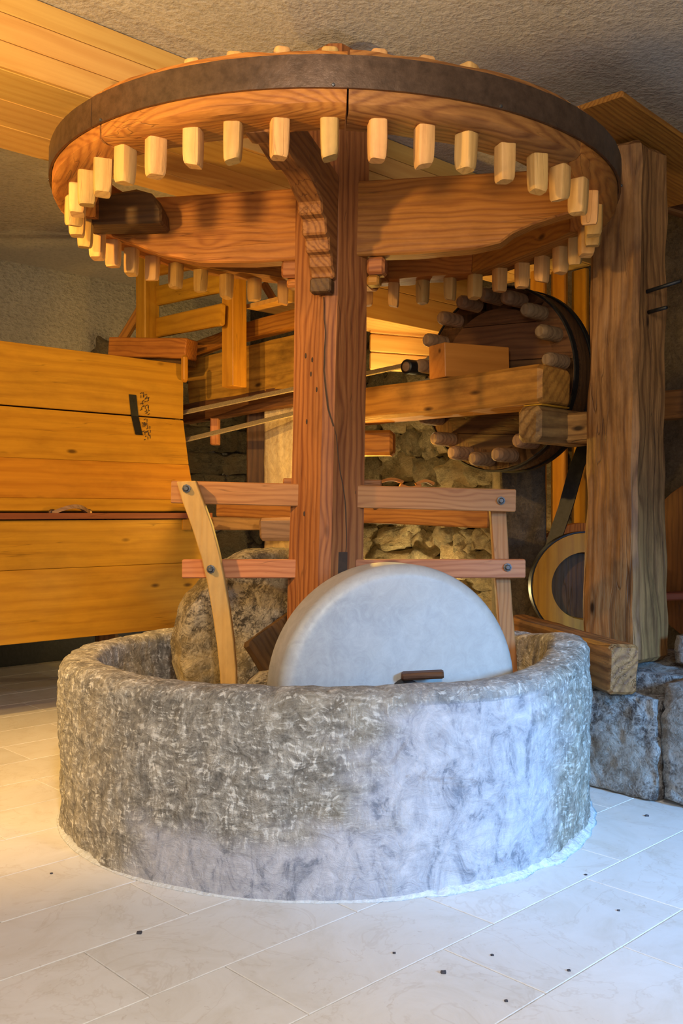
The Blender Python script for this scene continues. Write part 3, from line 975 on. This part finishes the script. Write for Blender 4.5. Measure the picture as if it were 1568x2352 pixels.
# curved left upright
Lp = [(405, 1106), (418, 1150), (440, 1210), (462, 1280), (476, 1340), (488, 1410), (498, 1480), (505, 1550), (507, 1600), (507, 1730)]
Rp = [(449, 1104), (466, 1150), (486, 1205), (503, 1270), (515, 1330), (527, 1400), (536, 1470), (542, 1540), (543, 1600), (543, 1730)]
YF = 3.345
def curved(Lp, Rp, d, th, name, mat):
    pts = [at(x, y, d) for x, y in Lp] + [at(x, y, d) for x, y in reversed(Rp)]
    o = pts[-1]
    poly = [(p.x - o.x, p.z - o.z) for p in pts]
    # grain along the length: rotate so that local x is up
    me = prism_mesh(poly, th, 0.003)
    R = Matrix.Rotation(math.pi / 2, 4, 'Y')
    me.transform(R)
    return put(name, me, mat, rk, Matrix.Translation((o.x, d - CD + th / 2, o.z)) @ R.inverted())
curved(Lp, Rp, YF - 0.042, 0.042, 'upright', M['cog'])
Lr = [(1124, 1135), (1128, 1200), (1135, 1300), (1143, 1400), (1150, 1500), (1156, 1600), (1160, 1720)]
Rr = [(1160, 1135), (1164, 1200), (1170, 1300), (1177, 1400), (1186, 1500), (1191, 1600), (1196, 1720)]
curved(Lr, Rr, RY + 0.024, 0.045, 'upright', M['rail'])
for (px, py, d) in ((428, 1122, YF - 0.045), (484, 1307, YF - 0.045), (1150, 1150, RY - 0.024), (1165, 1303, RY - 0.024)):
    p = at(px, py, d)
    bo = put('bolt', lathe_mesh([(0.015, 0.0), (0.015, -0.003), (0.010, -0.0035), (0.010, -0.011), (0.007, -0.013), (0, -0.013)], 8), M['bolt'], rk,
             Matrix.Translation(p) @ Matrix.Rotation(-math.pi / 2, 4, 'X'))
# wedge pegs behind the rack
beam('wedge', at(650, 1106, 3.42), at(876, 1110, 3.42), 0.03, 0.024, M['oldred'], rk, bev=0.004)

# ------------------------------------------------------------------ right support post, its foot and cap
PC = Vector((1.162, 0.40, 0))
pu, pn = PC.dot(U), PC.dot(N)
sp = empty('support_post', PC + Z * 0.435, label='massive weathered upright timber post right of the cogwheel', cat='post')
pm_ = beam_mesh(2.03, 0.232, 0.236, jit=0.034, bev=0.018, seg=60, seed=12.5, freq=1.9, n_side=6, rag=0.006)
put('timber', pm_, M['postw'], sp, frame(PC + Z * 0.435, Z, N))
C0 = at(1240, 935, 3.75)
cu, cn = C0.dot(U), C0.dot(N)
beam('bracket', un(cu - 0.0, cn + 0.06, 1.375), un(cu + 0.40, cn + 0.06, 1.375), 0.115, 0.142, M['postw'], sp, jit=0.006, bev=0.02)
beam('bracket', un(cu + 0.26, cn + 0.02, 1.37), un(cu + 0.26, pn + 0.105, 1.37), 0.12, 0.12, M['postw'], sp, jit=0.004, bev=0.01)
for (xa, ya, xb, yb) in ((1478, 672, 1563, 645), (1486, 718, 1530, 706)):
    a = at(xa, ya, 3.72); b = at(xb, yb, 3.60)
    me = lathe_mesh([(0, 0), (0.008, 0), (0.007, (b - a).length), (0, (b - a).length)], 10)
    q = (b - a).to_track_quat('Z', 'Y').to_matrix().to_4x4(); q.translation = a
    put('iron_spike', me, M['black'], sp, q, True)
# cap board
nc = at(1430, 216, 3.37)
ku, kn = nc.dot(U), nc.dot(N)
cap = put('cap_board', beam_mesh(1.1, 0.62, 0.022, jit=0.005, bev=0.004, seed=21), M['old'], None,
          frame(un(ku, kn + 0.31, nc.z + 0.003), U * 1.0 + Z * -0.055))
tag(cap, 'wide old board lying on top of the right support post near the ceiling', 'board')
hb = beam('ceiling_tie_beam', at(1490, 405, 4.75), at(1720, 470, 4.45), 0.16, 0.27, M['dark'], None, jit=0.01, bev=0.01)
tag(hb, 'dark squared beam under the ceiling behind the right support post', 'beam')

# stones under it
def rock_at(name, u0, u1, n0, n1_, z1, seed, label, box=0.93, jit=0.035, z0=0.0, sub=26, fine=0.010):
    me = rock_mesh((u1 - u0) / 2, (n1_ - n0) / 2, (z1 - z0) / 2, sub, jit, seed, box, 2.0, fine)
    zs = [v.co.z for v in me.vertices]
    k = (z1 - z0) / (max(zs) - min(zs))
    mz = min(zs)
    for v in me.vertices: v.co.z = (v.co.z - mz) * k
    mm = RM.copy(); mm.translation = un((u0 + u1) / 2, (n0 + n1_) / 2, z0)
    o = put(name, me, M['rock'], None, mm)
    return tag(o, label, 'stone')
rock_at('foundation_stone', 0.765, 1.60, -1.70, -0.845, 0.445, 5.0, 'large rough pale foundation stone at the right edge on the white floor')
rock_at('foundation_stone', 0.925, 1.60, -0.82, -0.30, 0.435, 8.0, 'rough stone directly under the foot of the massive support post')
rock_at('foundation_stone', 0.765, 0.895, -0.835, -0.53, 0.372, 2.0, 'dark pitted low foundation stone under the lying timber right of the basin')
rock_at('loose_stone', 1.12, 1.40, -0.98, -0.72, 0.555, 3.0, 'small pale loose stone lying beside the foot of the support post', z0=0.437, sub=8, fine=0.006)
tb = beam('lying_timber', Vector((1.022, -0.045, 0.464)), Vector((0.815, 0.93, 0.472)), 0.115, 0.175, M['postw'], None, jit=0.010, bev=0.012, rag=0.005)
tag(tb, 'thick hewn timber lying behind the basin rim at the foot of the post', 'timber')

# ------------------------------------------------------------------ main cross beam and upright gear
mb = beam('cross_beam', un(cu + 0.113, cn - 0.0, 1.533), un(cu + 0.113, cn + 1.35, 1.533), 0.222, 0.155, M['stained'], None, jit=0.006, bev=0.016, rag=0.006)
tag(mb, 'long yellow horizontal beam behind the shaft carrying the orange bearing block', 'beam')
wd = beam('wedge_board', un(cu + 0.02, cn + 0.05, 1.4525), un(cu + 0.22, cn + 0.05, 1.4525), 0.09, 0.006, M['chest'], None)
tag(wd, 'thin light wedge board between yellow beam end and grey bracket', 'wedge')
bb = beam('bearing_block', at(1003, 822, 4.18), at(1150, 832, 4.36), 0.12, 0.150, M['orange'], None, jit=0.0, bev=0.003)
bb.location.z = 1.611 + 0.075 + 0.002
tag(bb, 'clean orange wooden block lying on top of the yellow cross beam', 'block')

GC = un(1.29, 0.24, 1.645)
gw = empty('upright_gear', GC, label='dark upright wooden gear wheel with face pegs behind the cross beam', cat='gear')
G = frame(GC, -U, Z)                 # local x points towards the great wheel
Gd = G @ Matrix.Rotation(math.pi / 2, 4, 'Y')    # local z -> x of G
gr = 0.425
# disc made of chord boards
nb = 5
for k in range(nb):
    y0, y1 = -gr + 2 * gr * k / nb + 0.001, -gr + 2 * gr * (k + 1) / nb - 0.001
    pts = []
    for t in range(7):
        y = y0 + (y1 - y0) * t / 6
        pts.append((math.sqrt(max(gr * gr - y * y, 0.0001)), y))
    for t in range(7):
        y = y1 - (y1 - y0) * t / 6
        pts.append((-math.sqrt(max(gr * gr - y * y, 0.0001)), y))
    me = prism_mesh(pts, 0.06, 0.002)
    # prism is in xz with thickness y: turn thickness to the gear axis
    put('board', me, M['dark'], gw, G @ Matrix.Rotation(math.pi / 2, 4, 'Z') @ Matrix.Rotation(math.radians(4), 4, 'Y'))
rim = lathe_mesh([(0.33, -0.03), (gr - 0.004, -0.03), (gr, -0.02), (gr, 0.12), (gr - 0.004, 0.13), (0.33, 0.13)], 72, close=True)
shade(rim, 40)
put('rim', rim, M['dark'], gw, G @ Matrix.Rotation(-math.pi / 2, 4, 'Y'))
for zz in (-0.034, 0.105):
    bd = lathe_mesh([(gr + 0.001, zz), (gr + 0.009, zz), (gr + 0.009, zz + 0.03), (gr + 0.001, zz + 0.03)], 72, close=True)
    shade(bd, 40)
    put('iron_hoop', bd, M['black'], gw, G @ Matrix.Rotation(-math.pi / 2, 4, 'Y'))
pegm = lathe_mesh([(0, 0), (0.034, 0), (0.034, 0.10), (0.031, 0.125), (0.022, 0.136), (0, 0.138)], 12)
pegm.materials.append(M['grey'])
shade(pegm, 40)
for k in range(18):
    a = 2 * math.pi * k / 18 + 0.1
    put('peg', pegm, M['grey'], gw, G @ Matrix.Translation((0.031, 0.375 * math.cos(a), 0.375 * math.sin(a))) @ Matrix.Rotation(math.pi / 2, 4, 'Y'))
beam('axle', GC + U * 0.02, GC + U * 0.55, 0.16, 0.16, M['dark'], gw, jit=0.004, bev=0.04)

# ------------------------------------------------------------------ pulley and drive belts
pl = empty('pulley', at(968, 852, 4.62), label='small black roller pulley at the right end of the canvas belts', cat='pulley')
pa, pb = at(932, 842, 4.60), at(1010, 850, 4.78)
q = (pb - pa).to_track_quat('Z', 'Y').to_matrix().to_4x4(); q.translation = pa
put('roller', lathe_mesh([(0, 0), (0.034, 0), (0.036, 0.004), (0.036, (pb - pa).length), (0, (pb - pa).length)], 28), M['black'], pl, q, True)
put('roller_end', lathe_mesh([(0, -0.003), (0.02, -0.003), (0.026, 0), (0, 0)], 20), M['grey'], pl, q, True)
beam('pulley_arm', at(1003, 862, 4.72), at(1015, 955, 4.72), 0.05, 0.06, M['dark'], pl, jit=0.003)
def strip(pts, wdir, wd, th):
    vs, fs = [], []
    n = len(pts)
    for i, p in enumerate(pts):
        t = (pts[min(i + 1, n - 1)] - pts[max(i - 1, 0)]).normalized()
        nn = t.cross(wdir).normalized()
        for a, b in ((-1, -1), (1, -1), (1, 1), (-1, 1)):
            vs.append(tuple(p + wdir * a * wd / 2 + nn * b * th / 2))
    for i in range(n - 1):
        for j in range(4):
            fs.append((i * 4 + j, i * 4 + (j + 1) % 4, i * 4 + 4 + (j + 1) % 4, i * 4 + 4 + j))
    fs.append((3, 2, 1, 0)); fs.append(tuple(range(n * 4 - 4, n * 4)))
    me = bpy.data.meshes.new('belt'); me.from_pydata([tuple(v) for v in vs], [], fs); shade(me, 50)
    return me
# belt loop around the roller, both strands running to the chest
pm0 = at(975, 850, 4.70)
ra = 0.058
E1, E2 = at(400, 952, 5.55), at(395, 1018, 5.55)
pts = []
for t in range(13): pts.append(E1.lerp(pm0 + Vector((0, 0, ra * 0.75)), t / 12))
dirx = (pm0 - E1); dirx.z = 0; dirx.normalize()
for t in range(1, 12):
    a = math.pi / 2 - math.pi * t / 12
    pts.append(pm0 + dirx * ra * math.cos(a) + Z * ra * math.sin(a))
for t in range(13): pts.append((pm0 + Vector((0, 0, -ra))).lerp(E2, t / 12))
wv = Vector((0.25, 0.70, 0.50)).normalized()
bt = put('drive_belt', strip(pts, wv, 0.055, 0.006), M['belt'])
tag(bt, 'pale frayed canvas drive belt stretched between black roller and wooden chest', 'belt')

# ------------------------------------------------------------------ flour chest on the left
fc = at(0, 1176, 4.7)
FU, FN = fc.dot(U), fc.dot(N)
def ch(a, b, z): return un(FU + a, FN + b, z)
chest = empty('flour_chest', ch(0.3, 0.4, 0.0), label='tall yellow pine chest with sloping door and iron strap left of the basin', cat='chest')
A0, A1 = -0.75, 1.075
def hboard(name, z0, z1, b0, b1, mat=None, a0=A0, a1=A1, th=0.024, parent=None, **kw):
    """board running along the chest front; lower edge (b0, z0), upper edge (b1, z1)"""
    p0 = ch(a0, (b0 + b1) / 2, (z0 + z1) / 2)
    upv = (N * (b1 - b0) + Z * (z1 - z0)).normalized()
    hgt = math.hypot(b1 - b0, z1 - z0)
    return put(name, beam_mesh(a1 - a0, th, hgt - 0.0015, bev=0.002, seed=sd(), **kw), mat or M['chest'], parent or chest, frame(p0 , U, upv))
ZT, ZJ, ZR = 1.872, 1.552, 1.022
hboard('top_board', ZJ + 0.004, ZT, 0, 0)
door = hboard('door_board', 1.29, ZJ - 0.004, -0.055, 0.0)
hboard('door_board', 1.09, 1.29, -0.115, -0.055)
door2 = hboard('door_board', ZR + 0.004, 1.09, -0.140, -0.115)
hboard('ledge', 0.988, ZR - 0.002, -0.19, -0.19, M['maroon'], th=0.075, a1=A1 + 0.05)
hboard('front_board', 0.745, 0.984, -0.20, -0.20, a1=A1 + 0.05)
hboard('front_board', 0.392, 0.745, -0.20, -0.20, a1=A1 + 0.05)
hboard('front_board', 0.925, 0.984, -0.212, -0.212, a0=0.93, a1=0.985)
# side panel and carcass
side = [(0.0, ZT), (0.8, ZT), (0.8, 0.40), (-0.185, 0.40), (-0.185, 0.985), (-0.12, ZR), (-0.0, ZJ)]
for aa in (A1 - 0.02, A0 + 0.02):
    mm = frame(ch(aa, 0.012, 0), N, Z)
    put('side_panel', prism_mesh([(b, z) for b, z in side], 0.03, 0.003), M['chest'], chest, mm)
put('back_panel', box_mesh((0, 0, 0), (A1 - A0, 0.02, ZT - 0.4)), M['chest'], chest, frame(ch(A0, 0.8, 0.4), U))
put('bottom_panel', box_mesh((0, 0, 0), (A1 - A0, 0.98, 0.02)), M['chest'], chest, frame(ch(A0, -0.18, 0.40), U))
put('top_panel', box_mesh((0, 0, 0), (A1 - A0, 0.8, 0.02)), M['chest'], chest, frame(ch(A0, 0.01, ZT - 0.022), U))
for aa, b_ in ((0.66, 0.1), (A0 + 0.1, 0.0), (A0 + 0.1, 0.7), (A1 - 0.1, 0.7)):
    beam('leg', ch(aa, b_, 0), ch(aa, b_, 0.40), 0.09, 0.09, M['dark'], chest)
# iron strap across the joint
def on_chest(px, b, z):
    k = (px - 784) / F
    base = ch(0, b, z)
    a = (k * (base.y + CD) - (base.x - CX)) / (U.x - k * U.y)
    return ch(a, b, z), a
p_, aS = on_chest(306, 0, 1.5)
st = [(ZJ + 0.115, 0.0), (ZJ, 0.0), (ZJ - 0.09, -0.020), (ZJ - 0.105, -0.024)]
vs = []; fs = []
for (z, b_) in st:
    for da, db in ((-0.022, -0.013), (0.022, -0.013), (0.022, -0.018), (-0.022, -0.018)):
        vs.append(tuple(ch(aS + da + (ZJ - z) * 0.12, b_ + db, z)))
for i in range(3):
    for j in range(4):
        fs.append((i * 4 + j, i * 4 + (j + 1) % 4, i * 4 + 4 + (j + 1) % 4, i * 4 + 4 + j))
fs += [(0, 1, 2, 3), (15, 14, 13, 12)]
me = bpy.data.meshes.new('strap'); me.from_pydata(vs, [], fs)
put('iron_strap', me, M['black'], door)
# scorched, unreadable marks right of the strap
rm = random.Random(5)
vs, fs = [], []
for (zc, b_, nmk) in ((ZJ + 0.075, -0.0135, 34), (ZJ - 0.075, -0.030, 30)):
    for k in range(nmk):
        a_ = aS + 0.065 + rm.uniform(-0.026, 0.026); z_ = zc + rm.uniform(-0.06, 0.06)
        bz = b_ if zc > ZJ else -0.0135 - 0.055 * (ZJ - z_) / 0.26
        w_, h_ = rm.choice(((0.007, 0.002), (0.002, 0.008), (0.004, 0.003)))
        i = len(vs)
        vs += [tuple(ch(a_ + sx * w_, bz - 0.0008, z_ + sz * h_ + sx * w_ * 0.5)) for sx, sz in ((-1, -1), (1, -1), (1, 1), (-1, 1))]
        fs.append((i, i + 1, i + 2, i + 3))
me = bpy.data.meshes.new('marks'); me.from_pydata(vs, [], fs)
mk = put('scorch_marks', me, M['char'], chest); mk['kind'] = 'stuff'
# handle on the ledge
hp, aH = on_chest(162, -0.17, 1.03)
pts = []
for t in range(15):
    s = t / 14
    pts.append(ch(aH - 0.10 + 0.20 * s, -0.165 - 0.045 * math.sin(math.pi * s) - 0.008, 1.018 + 0.034 * math.sin(math.pi * s)))
cu_ = strip(pts, Vector((0, 0, 1)), 0.020, 0.016)
put('door_handle', cu_, M['grey'], door2)
for s in (-0.10, 0.10):
    put('handle_foot', lathe_mesh(disc_prof(0.019, 0.02, 0.005, 2), 14), M['iron'], door2, frame(ch(aH + s, -0.170, 1.02), U) @ Matrix.Rotation(math.pi / 2, 4, 'X'), True)
put('keyhole', box_mesh((0, 0, 0), (0.012, 0.002, 0.026)), M['char'], door2, frame(on_chest(134, -0.1335, 1.045)[0], U))

# ------------------------------------------------------------------ hopper frame behind, left of the shaft
hf = empty('hopper_frame', at(470, 940, 5.4), label='orange timber frame of posts and slats above the chest, left of the shaft', cat='frame')
def vpost(px, y0, y1, d, w_, mat, parent=hf, th=None, name='post', **kw):
    return beam(name, at(px, y1, d), at(px, y0, d), th or w_, w_, mat, parent, up=N, **kw)
vpost(339, 430, 782, 5.72, 0.105, M['chest'], jit=0.004)
vpost(538, 560, 890, 5.16, 0.098, M['chest'], jit=0.002, bev=0.004)
beam('brace', at(262, 812, 5.9), at(330, 700, 5.85), 0.05, 0.05, M['old'], hf)
for (ya, yb, wd_) in ((616, 588, 0.09), (680, 646, 0.118), (753, 722, 0.118)):
    beam('slat', at(362, ya, 5.72), at(512, yb, 5.08), 0.03, wd_, M['chest'], hf, jit=0.002)
beam('sill', at(262, 800, 5.75), at(440, 803, 5.50), 0.12, 0.115, M['old'], hf, jit=0.006)
beam('sill', at(262, 830, 5.80), at(440, 832, 5.56), 0.10, 0.05, M['dark'], hf)
beam('peg', at(424, 816, 5.40), at(424, 878, 5.40), 0.035, 0.05, M['chest'], hf, bev=0.014)
beam('cap_rail', at(436, 808, 5.85), at(566, 762, 5.45), 0.07, 0.082, M['old'], hf, jit=0.006)
beam('cap_rail', at(548, 768, 5.45), at(700, 728, 5.05), 0.07, 0.095, M['old'], hf, jit=0.006)
beam('big_plank', at(440, 878, 5.86), at(700, 826, 5.14), 0.05, 0.280, M['stained'], hf, jit=0.008, bev=0.006)
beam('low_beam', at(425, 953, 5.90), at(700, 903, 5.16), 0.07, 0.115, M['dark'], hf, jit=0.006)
beam('stub', at(494, 1022, 5.72), at(494, 958, 5.72), 0.05, 0.095, M['rail'], hf)
beam('brace', at(605, 650, 5.6), at(650, 725, 5.6), 0.03, 0.045, M['old'], hf)

# stone pillar and bits between shaft and wall
p = at(690, 900, 5.45)
pi_ = rock_mesh(0.17, 0.15, (p.z - 0.05) / 2, 22, 0.02, 6, 0.93, 2.0, 0.006)
po = put('stone_pillar', pi_, M['pillar'], None, Matrix.Translation((at(697, 900, 5.45).x, p.y, 0.0 + (p.z - 0.05) / 2 + 0.02)) @ Matrix.Rotation(PH, 4, 'Z'))
tag(po, 'pale plastered stone pillar just left of the shaft behind the rack', 'pillar')
tag(beam('timber_stub', at(602, 1217, 4.95), at(760, 1213, 4.85), 0.11, 0.115, M['grey'], None, jit=0.008, bev=0.015), 'short squared timber end sticking out left of the shaft between the rails', 'timber')
lb = tag(beam('low_cross_beam', at(505, 1168, 5.15), at(1128, 1192, 4.45), 0.08, 0.088, M['old'], None, jit=0.006), 'thin brown horizontal beam seen just below the upper rail', 'beam')
tag(beam('wall_shelf_board', at(470, 1203, 5.6), at(640, 1203, 5.5), 0.10, 0.075, M['grey'], None, jit=0.004), 'olive brown board behind the left rails beside the chest', 'board')
tag(beam('short_block', at(800, 1020, 4.75), at(905, 1018, 4.70), 0.10, 0.125, M['old'], None, jit=0.003, bev=0.015), 'brown wooden block just right of the shaft below the yellow beam', 'block')
tag(put('door_leaf', beam_mesh(0.62, 0.03, 0.16, jit=0.002), M['dark'], None, frame(at(598, 1130, 5.6), Z, Vector((1, 0, 0)))), 'dark narrow board leaning upright left of the stone pillar', 'board')
# broken roof tiles lying on the cross beam behind the right rail
for k, (x0, x1, y, s) in enumerate(((872, 925, 1108, 1), (918, 965, 1114, -1), (955, 995, 1112, 1))):
    pts = [at(x0 + (x1 - x0) * t / 8, y - 7 * math.sin(math.pi * t / 8) * s, 4.75) for t in range(9)]
    o = put('tile_fragment', strip(pts, Vector((0, 1, 0)), 0.10, 0.014), M['old'])
    tag(o, ('arched broken clay tile nearest the shaft behind the right upper rail', 'sagging clay tile piece between two others behind the right upper rail',
            'arched clay tile piece farthest from the shaft behind the right upper rail')[k], 'tile')
beam_sup = tag(beam('ledge_beam', at(855, 1150, 4.75), at(1010, 1150, 4.75), 0.16, 0.09, M['dark'], None), 'dark ledge carrying the broken clay tiles behind the upper rail', 'ledge')

# pine partition and structures behind the gear
pp = empty('pine_partition', at(1290, 1176, 5.2), label='orange boarded partition behind the gear and the support post', cat='partition')
for k in range(4):
    px0 = 1212 + k * 48
    beam('board', at(px0 + 24, 1620, 5.35 - k * 0.06), at(px0 + 24, 620, 5.35 - k * 0.06), 0.025, 0.115, M['chest'], pp, up=N + U * 0.2, jit=0.002)
# pale boards lit by the back lamp
lp = empty('lit_boards', at(930, 800, 5.9), label='bright yellow boards on the back wall right of the shaft above the roller', cat='boards')
for k in range(3):
    beam('board', at(850, 745 + k * 42, 5.85), at(1040, 762 + k * 40, 6.05), 0.02, 0.108, M['pine'], lp, jit=0.002)
# grey column behind the right rails
gcx = at(1190, 1176, 4.95)
gcol = tag(put('plaster_column', rock_mesh(0.12, 0.12, 0.72, 14, 0.03, 9, 0.9, 2, 0.004), M['mortar'], None, Matrix.Translation((gcx.x, gcx.y, 0.72))), 'dark brown masonry column right of the rack below the gear', 'column')

# lower ring wheel with black belt
rw = empty('belt_wheel', at(1330, 1340, 4.55), label='yellow wooden ring wheel low behind the support post', cat='wheel')
fr_ = frame(at(1340, 1345, 4.5), -U * 0.55 - N * 0.6 + Vector((0, -0.25, 0)), Z)
Rg = fr_ @ Matrix.Rotation(math.pi / 2, 4, 'Y')
ringm = lathe_mesh([(0.155, -0.03), (0.245, -0.03), (0.25, -0.02), (0.25, 0.03), (0.16, 0.03)], 56, close=True); shade(ringm, 40)
put('ring', ringm, M['chest'], rw, Rg)
put('inner_disc', lathe_mesh(disc_prof(0.158, 0.03, 0.004, 2), 40), M['dark'], rw, Rg @ Matrix.Translation((0, 0, -0.03)), True)
hp_ = lathe_mesh([(0.252, -0.03), (0.258, -0.03), (0.258, 0.03), (0.252, 0.03)], 56, close=True); shade(hp_, 40)
put('iron_hoop', hp_, M['black'], rw, Rg)
rw2 = tag(put('rear_wheel_ring', lathe_mesh([(0.19, -0.05), (0.29, -0.05), (0.29, 0.05), (0.19, 0.05)], 48, close=True), M['old'], None,
              Matrix.Translation(at(1335, 1330, 4.9)) @ Rg.to_3x3().to_4x4()), 'brown wooden wheel rim half hidden behind the yellow ring wheel', 'wheel')
shade(rw2.data, 40)
bp = [at(1350, 1000, 4.62), at(1322, 1080, 4.62), at(1300, 1160, 4.62), at(1276, 1230, 4.62), at(1256, 1300, 4.62)]
o = put('black_belt', strip(bp, (U * -0.5 + Vector((0.9, 0, 0.2))).normalized(), 0.085, 0.008), M['black'])
tag(o, 'black drive belt running diagonally down to the yellow ring wheel', 'belt')

# far right background beyond the post
o = tag(beam('dark_rafter', at(1500, 935, 4.5), at(1640, 925, 4.3), 0.12, 0.13, M['dark'], None, jit=0.004), 'dark horizontal timber at the right picture edge beside the post', 'timber')
o = tag(put('dark_wheel', lathe_mesh(disc_prof(0.42, 0.07, 0.01, 2), 48), M['dark'], None, Matrix.Translation(at(1660, 1290, 4.6)) @ G.to_3x3().to_4x4() @ Matrix.Rotation(math.pi / 2, 4, 'Y'), True),
        'dark wooden wheel edge at the right picture edge low behind the post', 'wheel')  # plain dark machinery wheel, only its edge in view
o = tag(beam('lower_rafter', at(1500, 1370, 4.5), at(1640, 1366, 4.4), 0.10, 0.035, M['maroon'], None), 'thin purplish bar low at the right picture edge behind the post', 'bar')

# specks on the floor
chips = [rock_mesh(0.006, 0.005, 0.003, 1, 0.3, k, 0.5) for k in range(3)]
spots = [(320, 2144), (1018, 2235), (1485, 1875), (118, 2007), (1420, 2092), (1130, 2195), (1162, 2300), (905, 2190), (1345, 2010), (1306, 2230)]
names = ['dark crumb on the floor left of centre below the basin', 'dark crumb on the floor right of centre near the bottom', 'dark crumb on the bluish floor by the rough foundation stone',
         'brown crumb on the yellow floor at far left', 'grey crumb on the bluish floor at far right', 'reddish crumb on the floor right of the long joint',
         'small crumb on the floor right of centre at the bottom edge', 'tiny crumb on the floor below the basin middle', 'tiny crumb on the floor by the right foot of the basin', 'tiny crumb on the floor low at the right']
for k, (px, py) in enumerate(spots):
    p = at(px, py, 1.024 * F / (py - 1176))
    s_ = 1.0 if k < 3 else 0.6
    o = put('crumb', chips[k % 3], M['debris'], None, Matrix.Translation((p.x, p.y, 0.002 * s_)) @ Matrix.Diagonal((s_, s_, s_, 1)))
    tag(o, names[k], 'debris', 'crumbs on the floor')
